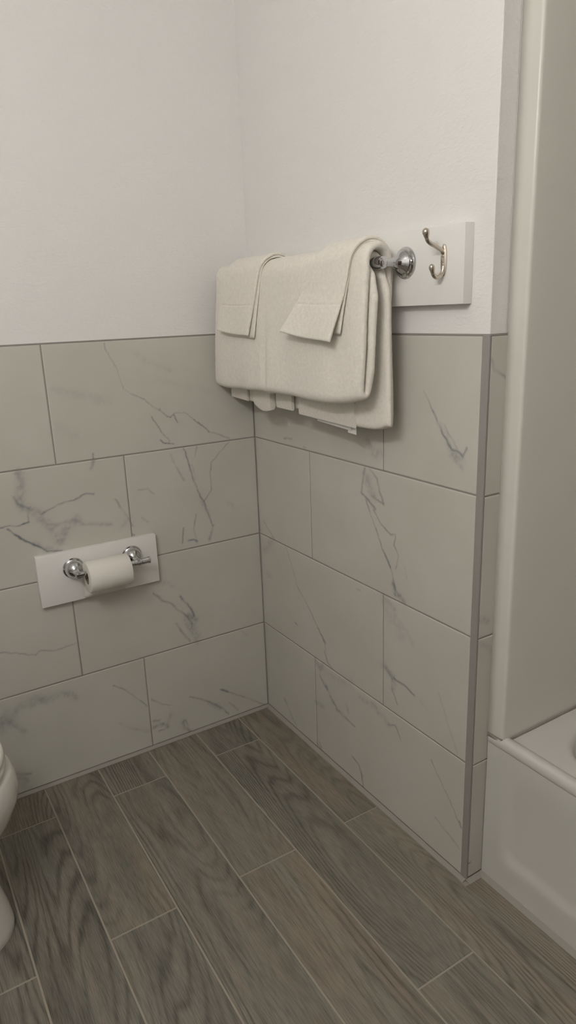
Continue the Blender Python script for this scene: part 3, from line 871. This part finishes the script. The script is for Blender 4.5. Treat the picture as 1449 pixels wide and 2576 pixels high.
BX, BZ = -0.086, 1.3585
TOWEL_H = 0.0155
def build_towel():
    ri, ro = 0.0168, 0.0335
    # inner back bottom -> over bar -> inner front -> fold -> outer front -> over -> outer back bottom
    path = [(-0.0640, 1.024), (-0.0660, 1.15)] + arc(BX, BZ, ri, 0, 180) + [(-0.1035, 1.25), (-0.1020, 1.12)]
    path += arc(-0.1120, 1.096, 0.0095, 0, -180, 10)[0:]
    path += [(-0.1225, 1.13), (-0.1235, 1.25)] + arc(BX, BZ, ro, 180, 0) + [(-0.0500, 1.20), (-0.0470, 1.08), (-0.0480, 1.022)]
    tot = sum(math.dist(a, b_) for a, b_ in zip(path, path[1:]))
    def edge_lo(f): return RIGHT(f)
    def RIGHT(f):   # right-hand end (nearest the camera), more negative y
        return float(np.interp(f, [0, .20, .242, .281, .295, .33, .44, .47, .495, .55, .67, .72, .77, 1.0],
                               [-.703, -.703, -.680, -.682, -.700, -.711, -.700, -.690, -.689, -.697, -.704, -.698, -.686, -.687]))
    def LEFT(f):
        if f < 0.25 or f > 0.77: return -0.020
        q = min(1, (f - .25) / .1, (.77 - f) / .1)
        return -0.020 - 0.036 * q
    def warp(W, f, px, pz):
        y = W[:, 1]; z = W[:, 2].copy()
        down = np.clip((1.36 - pz) / 0.28, 0, 1)
        front = px < BX - 0.008
        if front:
            # fold line near the middle, soft vertical drape, right lower corner lifted
            g = np.exp(-((y + 0.305 + 0.02 * (1 - down)) / 0.010) ** 2)
            W[:, 0] += 0.0075 * g * down
            W[:, 0] -= down * 0.0045 * (np.sin((y + 0.05) * 21) + 0.4 * np.sin(y * 55 + 1.2)) * (px < -0.112)
            corner = np.clip((-y - 0.60) / 0.095, 0, 1) ** 2
            W[:, 2] += down * (0.014 * corner + 0.0035 * np.sin(y * 17 + .6)) - down * 0.006 * g
            lc = np.clip((y + 0.10) / 0.08, 0, 1) ** 2
            W[:, 2] += down * 0.006 * lc
            W[:, 0] -= 0.004 * down
            # lower left swings out towards the corner
            W[:, 1] += down * 0.042 * np.clip((y + 0.24) / 0.18, 0, 1)
        else:
            q = np.clip((y + 0.69) / 0.67, 0, 1)
            W[:, 2] += down * (0.022 * q + 0.004 * np.sin(y * 14))
            W[:, 0] += down * 0.003 * np.sin(y * 19 + 2)
            corner = np.clip((-y - 0.645) / 0.045, 0, 1) ** 2
            W[:, 2] += down * 0.010 * corner
        # sag between the posts
        W[:, 2] -= 0.0025 * np.sin(np.clip((-y - .03) / .64, 0, 1) * math.pi) * (1 - down)
        return W
    t = ribbon('bath_towel', path, RIGHT, LEFT, TOWEL_H, M_TERRY, None, 90, warp, 0.010, 5)
    tag(t, 'large folded white bath towel draped over the chrome bar', 'towel')
    # loose hem edges and sewn-in labels peeping out below the back half
    def flap(name, ya, yb, x, z1, z0a, z0b, th, mat, bulge=0.0, label=None):
        bm = bmesh.new()
        n = 14; A = []
        for k in range(n + 1):
            q = k / n; y = ya + (yb - ya) * q; zb = z0a + (z0b - z0a) * q - bulge * math.sin(q * math.pi)
            A.append([bm.verts.new(c) for c in ((x - th / 2, y, z1), (x - th / 2, y, zb + th / 2), (x - th / 4, y, zb), (x + th / 4, y, zb), (x + th / 2, y, zb + th / 2), (x + th / 2, y, z1))])
        for P, Q in zip(A, A[1:]):
            for k in range(6):
                bm.faces.new((P[k], P[(k + 1) % 6], Q[(k + 1) % 6], Q[k]))
        bm.faces.new(A[0]); bm.faces.new(A[-1])
        o = from_bm(name, bm, mat, t, 1.0)
        if label: o['label'] = label
        return o
    flap('hem', -0.020, -0.115, -0.078, 1.10, 1.045, 1.040, 0.006, M_TERRY)
    flap('hem', -0.165, -0.255, -0.082, 1.12, 1.036, 1.030, 0.016, M_TERRY, 0.010)
    flap('hem', -0.275, -0.350, -0.080, 1.10, 1.038, 1.036, 0.008, M_TERRY)
    flap('hem', -0.375, -0.60, -0.076, 1.10, 1.030, 1.022, 0.007, M_TERRY)
    flap('care_label', -0.440, -0.575, -0.068, 1.08, 1.020, 1.012, 0.0016, M_LABEL, 0.0, 'thin white satin care label')
    flap('care_label', -0.560, -0.590, -0.066, 1.08, 1.006, 1.0045, 0.0014, M_LABEL, 0.0, 'small white folded tag')
build_towel()

def build_cloth(label, top_y, bot_y, zb, seed, slant, second, flare=0.012):
    r = 0.0335 + TOWEL_H / 2 + 0.0062
    zc = BZ + 0.001
    fx = BX - r
    path = [(BX + r - 0.002, 1.285), (BX + r, 1.33)] + arc(BX, zc, r, 0, 180) + [(fx - 0.004, 1.31), (fx - flare, zb + 0.006)]
    path += [(fx - flare - 0.001, zb)]
    tot = sum(math.dist(a, b_) for a, b_ in zip(path, path[1:]))
    front_len = BZ - zb
    ftop = 1 - front_len / tot
    def mix(f, i):
        q = 0 if f < ftop - .15 else min(1, (f - ftop + .15) / (1 - ftop + .15))
        return top_y[i] + (bot_y[i] - top_y[i]) * q
    fg = 1 - 0.070 / tot
    def groove(f):
        return 1 - 0.28 * math.exp(-((f - fg) * tot / 0.0018) ** 2)
    def warp(W, f, px, pz):
        y = W[:, 1]
        d = np.clip((1.36 - pz) / 0.15, 0, 1) * (px < BX)
        a, b_ = bot_y
        q = np.clip((y - a) / (b_ - a), 0, 1)
        W[:, 2] += d * slant * (q - 0.5) + d * 0.004 * np.sin(q * 3.1 * 1.7 + seed) * .6
        W[:, 0] -= d * 0.004 * np.sin(q * 6.0 + seed)
        return W
    t = ribbon('washcloth', path, lambda f: mix(f, 0), lambda f: mix(f, 1), 0.0075, M_TERRY, None, 40, warp, 0.005, seed, 0.0004, groove, 0.0015)
    tag(t, label, 'washcloth', 'washcloths folded over the bath towel')
    # under layer of the folded cloth, peeping out at the right-hand edge
    p2 = [(x + (0.0 if i < 4 else 0), z) for i, (x, z) in enumerate(path)]
    r2 = r - 0.0052
    path2 = arc(BX, zc, r2, 60, 180) + [(BX - r2 - 0.005, 1.30), (BX - r2 - 0.0085, zb + 0.010 + second[1])]
    ribbon('under_layer', path2, lambda f: top_y[0] - .004 + (bot_y[0] - second[0] - top_y[0] + .004) * f, lambda f: top_y[1] - .02 + (bot_y[1] - .03 - top_y[1] + .02) * f, 0.0055, M_TERRY, t, 30,
           lambda W, f, px, pz: warp(W, f, px, pz), 0.004, seed + 4, 0.0004)
build_cloth('white washcloth hanging nearer the room corner, smaller of the two on the towel', (-0.315, -0.140), (-0.262, -0.092), 1.224, 2, 0.014, (0.014, -0.016), 0.012)
build_cloth('white washcloth slanting on the towel near the chrome bar end, the wider of two', (-0.676, -0.560), (-0.630, -0.436), 1.219, 8, 0.022, (0.006, 0.004), 0.024)

# ------------------------------------------------------------------ toilet paper holder + roll
def build_tp():
    t = empty('toilet_paper_holder', (-0.512, 0.0, 0.541), 'white board with chrome double-post toilet paper holder on the tiled wall', 'toilet paper holder')
    bm = bmesh.new(); add_box(bm, (-0.6785, -0.0195, 0.5405), (-0.3475, -0.0002, 0.6825), 0.0015, 2)
    from_bm('backing_board', bm, M_BOARD, t, 0.6)
    ay, az = -0.076, 0.6315
    for x, sg in ((-0.5855, -1), (-0.4235, 1)):
        bm = bmesh.new()
        prof = [(0, .0275), (0.002, .0285), (0.004, .0283), (0.005, .0262), (0.008, .0264), (0.0095, .0246)] + [(0.0095 + 0.0262 * math.sin(q * math.pi / 24), 0.0246 * math.cos(q * math.pi / 24)) for q in range(1, 9)] + [(0.0335, .0105), (0.037, .0094), (0.046, .0088), (0.060, .0086), (0.063, .0075), (0.0645, 0)]
        add_lathe(bm, (x, -0.0195, 0.636), (0, -1, (az - .636) / .056), prof)
        p = from_bm('post', bm, M_CHROME, t, 0.6)
        bm = bmesh.new()
        if sg < 0:
            add_lathe(bm, (x - 0.010, ay, az), (1, 0, 0), [(0, 0), (0.001, .0065), (0.003, .0088), (0.022, .0088), (0.0235, .0075), (0.026, .0075)], 32)
        else:
            add_lathe(bm, (x - 0.012, ay, az), (1, 0, 0), [(0, .0085), (0.0185, .0085), (0.0190, .0072), (0.0205, .0072), (0.0210, .0088), (0.0395, .0088), (0.0405, .0098), (0.0435, .0098), (0.0450, .0085), (0.0455, 0)], 32)
        from_bm('collar', bm, M_CHROME, p, 0.6)
    bm = bmesh.new()
    add_lathe(bm, (-0.588, ay, az), (1, 0, 0), [(0, .0068), (0.17, .0068)], 28)
    from_bm('roller', bm, M_CHROME, t, 0.6)
    # ---- the roll hangs on the roller
    r = 0.0425; ri = 0.0185
    zc = az - (ri - 0.0068)
    L0, L1 = -0.567, -0.4525
    ro = empty('toilet_roll', ((L0 + L1) / 2, ay, zc), 'white toilet paper roll hanging on the chrome roller', 'toilet roll')
    bm = bmesh.new()
    n = 72
    prof = [(0, ri), (0, r - 0.0025), (0.0007, r - 0.0008), (0.0022, r), (L1 - L0 - 0.0022, r), (L1 - L0 - 0.0007, r - 0.0008), (L1 - L0, r - 0.0025), (L1 - L0, ri), (0, ri)]
    a, u, w = basis((1, 0, 0)); O = Vector((L0, ay, zc))
    R = [[bm.verts.new(O + a * d + (u * math.cos(2 * math.pi * k / n) + w * math.sin(2 * math.pi * k / n)) * q) for k in range(n)] for d, q in prof[:-1]]
    for i in range(len(R)):
        A, B = R[i], R[(i + 1) % len(R)]
        for k in range(n):
            bm.faces.new((A[k], A[(k + 1) % n], B[(k + 1) % n], B[k]))
    from_bm('paper', bm, M_PAPER, ro, 0.7)
    bm = bmesh.new()
    prof = [(0.0005, ri - 0.0012), (0.0005, ri + .0003), (L1 - L0 - .0005, ri + .0003), (L1 - L0 - .0005, ri - 0.0012)]
    R = [[bm.verts.new(O + a * d + (u * math.cos(2 * math.pi * k / n) + w * math.sin(2 * math.pi * k / n)) * q) for k in range(n)] for d, q in prof]
    for i in range(4):
        A, B = R[i], R[(i + 1) % 4]
        for k in range(n):
            bm.faces.new((A[k], A[(k + 1) % n], B[(k + 1) % n], B[k]))
    from_bm('cardboard_core', bm, M_CARD, ro, 0.7)
    # loose sheet off the back of the roll
    bm = bmesh.new()
    pts = [(ay + (r + .0006) * math.cos(math.radians(q)), zc + (r + .0006) * math.sin(math.radians(q))) for q in range(60, -1, -6)]
    pts += [(ay + r + .0012 + 0.003 * (k / 8), zc - 0.0735 * k / 8) for k in range(1, 9)]
    A = [[bm.verts.new((x, y, z - (0.002 if False else 0))) for y, z in pts] for x in (L0 + .001, (L0 + L1) / 2, L1 - .001)]
    for P, Q in zip(A, A[1:]):
        for k in range(len(pts) - 1):
            bm.faces.new((P[k], P[k + 1], Q[k + 1], Q[k]))
    o = from_bm('loose_sheet', bm, M_PAPER, ro, 3.1)
    md = o.modifiers.new('thickness', 'SOLIDIFY'); md.thickness = 0.0006
build_tp()

# ------------------------------------------------------------------ toilet
def build_toilet():
    yc = -0.425
    t = empty('toilet', (-1.25, yc, 0.0), 'white porcelain toilet with closed lid at the left edge beside the tiled wall', 'toilet')
    def egg(tip, back, hw, n=64, yc=yc, sq=2.3):
        """egg outline: pointed-round tip towards +x"""
        wid = back + (tip - back) * 0.52
        pts = []
        for k in range(n):
            a = 2 * math.pi * k / n
            c, s = math.cos(a), math.sin(a)
            rx = (tip - wid) if c >= 0 else (wid - back)
            e = 2.0 / (2.08 if c >= 0 else 2.9)
            pts.append((wid + rx * math.copysign(abs(c) ** e, c), yc + hw * math.copysign(abs(s) ** e, s)))
        return pts
    def loft(name, secs, mat, parent, sm=1.0):
        bm = bmesh.new()
        R = [[bm.verts.new((x, y, z)) for x, y in egg(tip, back, hw)] for z, tip, back, hw in secs]
        n = len(R[0])
        for A, B in zip(R, R[1:]):
            for k in range(n):
                bm.faces.new((A[k], A[(k + 1) % n], B[(k + 1) % n], B[k]))
        bm.faces.new(R[0]); bm.faces.new(R[-1])
        return from_bm(name, bm, mat, parent, sm)
    key = [(0.0, -0.9035, -1.50, 0.132), (0.012, -0.9025, -1.50, 0.133), (0.03, -0.9045, -1.50, 0.131), (0.07, -0.911, -1.50, 0.125), (0.12, -0.924, -1.49, 0.116), (0.17, -0.936, -1.48, 0.110), (0.205, -0.927, -1.47, 0.115),
           (0.24, -0.898, -1.46, 0.134), (0.275, -0.874, -1.46, 0.156), (0.31, -0.856, -1.46, 0.170), (0.335, -0.849, -1.46, 0.178), (0.36, -0.850, -1.46, 0.180), (0.378, -0.854, -1.46, 0.178), (0.390, -0.858, -1.46, 0.174), (0.398, -0.868, -1.455, 0.166)]
    # smooth interpolation between key sections
    K = np.array(key); zz = []
    for a, b_ in zip(K, K[1:]):
        zz += [a[0] + (b_[0] - a[0]) * q for q in (0, .5)]
    zz.append(K[-1, 0])
    secs = [(z, np.interp(z, K[:, 0], K[:, 1]), np.interp(z, K[:, 0], K[:, 2]), np.interp(z, K[:, 0], K[:, 3])) for z in zz]
    S_ = np.array(secs)
    for _ in range(2):
        S_[3:-4, 1:] = (S_[2:-5, 1:] + 2 * S_[3:-4, 1:] + S_[4:-3, 1:]) / 4
    loft('bowl', S_.tolist(), M_CHINA, t)
    loft('seat', [(0.3985, -0.875, -1.30, .163), (0.400, -0.868, -1.30, .170), (0.404, -0.866, -1.30, .172), (0.411, -0.866, -1.30, .172), (0.4155, -0.868, -1.30, .170), (0.417, -0.873, -1.30, .166)], M_SEAT, t)
    loft('lid', [(0.4175, -0.874, -1.30, .164), (0.419, -0.868, -1.30, .169), (0.423, -0.866, -1.30, .171), (0.431, -0.8675, -1.30, .170), (0.4365, -0.871, -1.30, .166), (0.440, -0.886, -1.30, .152), (0.4415, -0.92, -1.29, .12)], M_SEAT, t)
    bm = bmesh.new(); add_box(bm, (-1.60, yc - .215, 0.385), (-1.395, yc + .215, 0.735), 0.03, 4)
    from_bm('tank', bm, M_CHINA, t, 0.9)
    bm = bmesh.new(); add_box(bm, (-1.605, yc - .225, 0.735), (-1.385, yc + .225, 0.772), 0.012, 3)
    from_bm('tank_lid', bm, M_CHINA, t, 0.9)
    bm = bmesh.new(); add_tube(bm, [(-1.398, yc - .15, .67), (-1.38, yc - .15, .67), (-1.376, yc - .14, .668), (-1.372, yc - .08, .662)], [.008, .008, .006, .005])
    from_bm('flush_lever', bm, M_CHROME, t, 0.9)
build_toilet()

# ------------------------------------------------------------------ lamps (out of frame)
def emission(name, col, strength):
    m = bpy.data.materials.new(name); m.use_nodes = True
    nt = m.node_tree; nt.nodes.clear()
    e = nt.nodes.new('ShaderNodeEmission'); o = nt.nodes.new('ShaderNodeOutputMaterial')
    e.inputs['Color'].default_value = (*col, 1); e.inputs['Strength'].default_value = strength
    nt.links.new(e.outputs[0], o.inputs[0])
    return m

def build_lamps():
    m = emission('lit_globe', LAMP_COLOUR, LAMP_STRENGTH)
    t = empty('vanity_light', (X_MIN, LAMP_POS[1][1], LAMP_POS[1][2]), 'chrome bath bar lamp with three lit white globes on the wall behind the toilet', 'lamp')
    bm = bmesh.new()
    add_box(bm, (X_MIN + .0005, LAMP_POS[2][1] - .1, LAMP_POS[1][2] - .05), (X_MIN + .035, LAMP_POS[0][1] + .1, LAMP_POS[1][2] + .05), .006, 2)
    from_bm('back_plate', bm, M_CHROME, t, .6)
    for p in LAMP_POS:
        bm = bmesh.new()
        add_lathe(bm, (X_MIN + .035, p[1], p[2]), (1, 0, 0), [(0, .03), (p[0] - X_MIN - .035 - .045, .03)], 32)
        s = from_bm('socket', bm, M_CHROME, t, .6)
        bm = bmesh.new(); add_ball(bm, p, 0.05)
        from_bm('globe', bm, m, s, 3.1)
    if CEILING_STRENGTH > 0:
        c = empty('ceiling_light', CEILING_LIGHT, 'round frosted ceiling lamp in the middle of the bathroom', 'lamp')
        bm = bmesh.new()
        x, y, z = CEILING_LIGHT
        add_lathe(bm, (x, y, CEIL_Z - .0005), (0, 0, -1), [(0, .16), (.02, .16), (.022, .15)], 48)
        from_bm('canopy', bm, M_CHROME, c, .6)
        bm = bmesh.new()
        add_lathe(bm, (x, y, CEIL_Z - .022), (0, 0, -1), [(0, .148), (.03, .14), (.055, .10), (.068, .05), (.072, 0)], 48)
        from_bm('diffuser', bm, emission('lit_diffuser', LAMP_COLOUR, CEILING_STRENGTH), c, 3.1)
build_lamps()
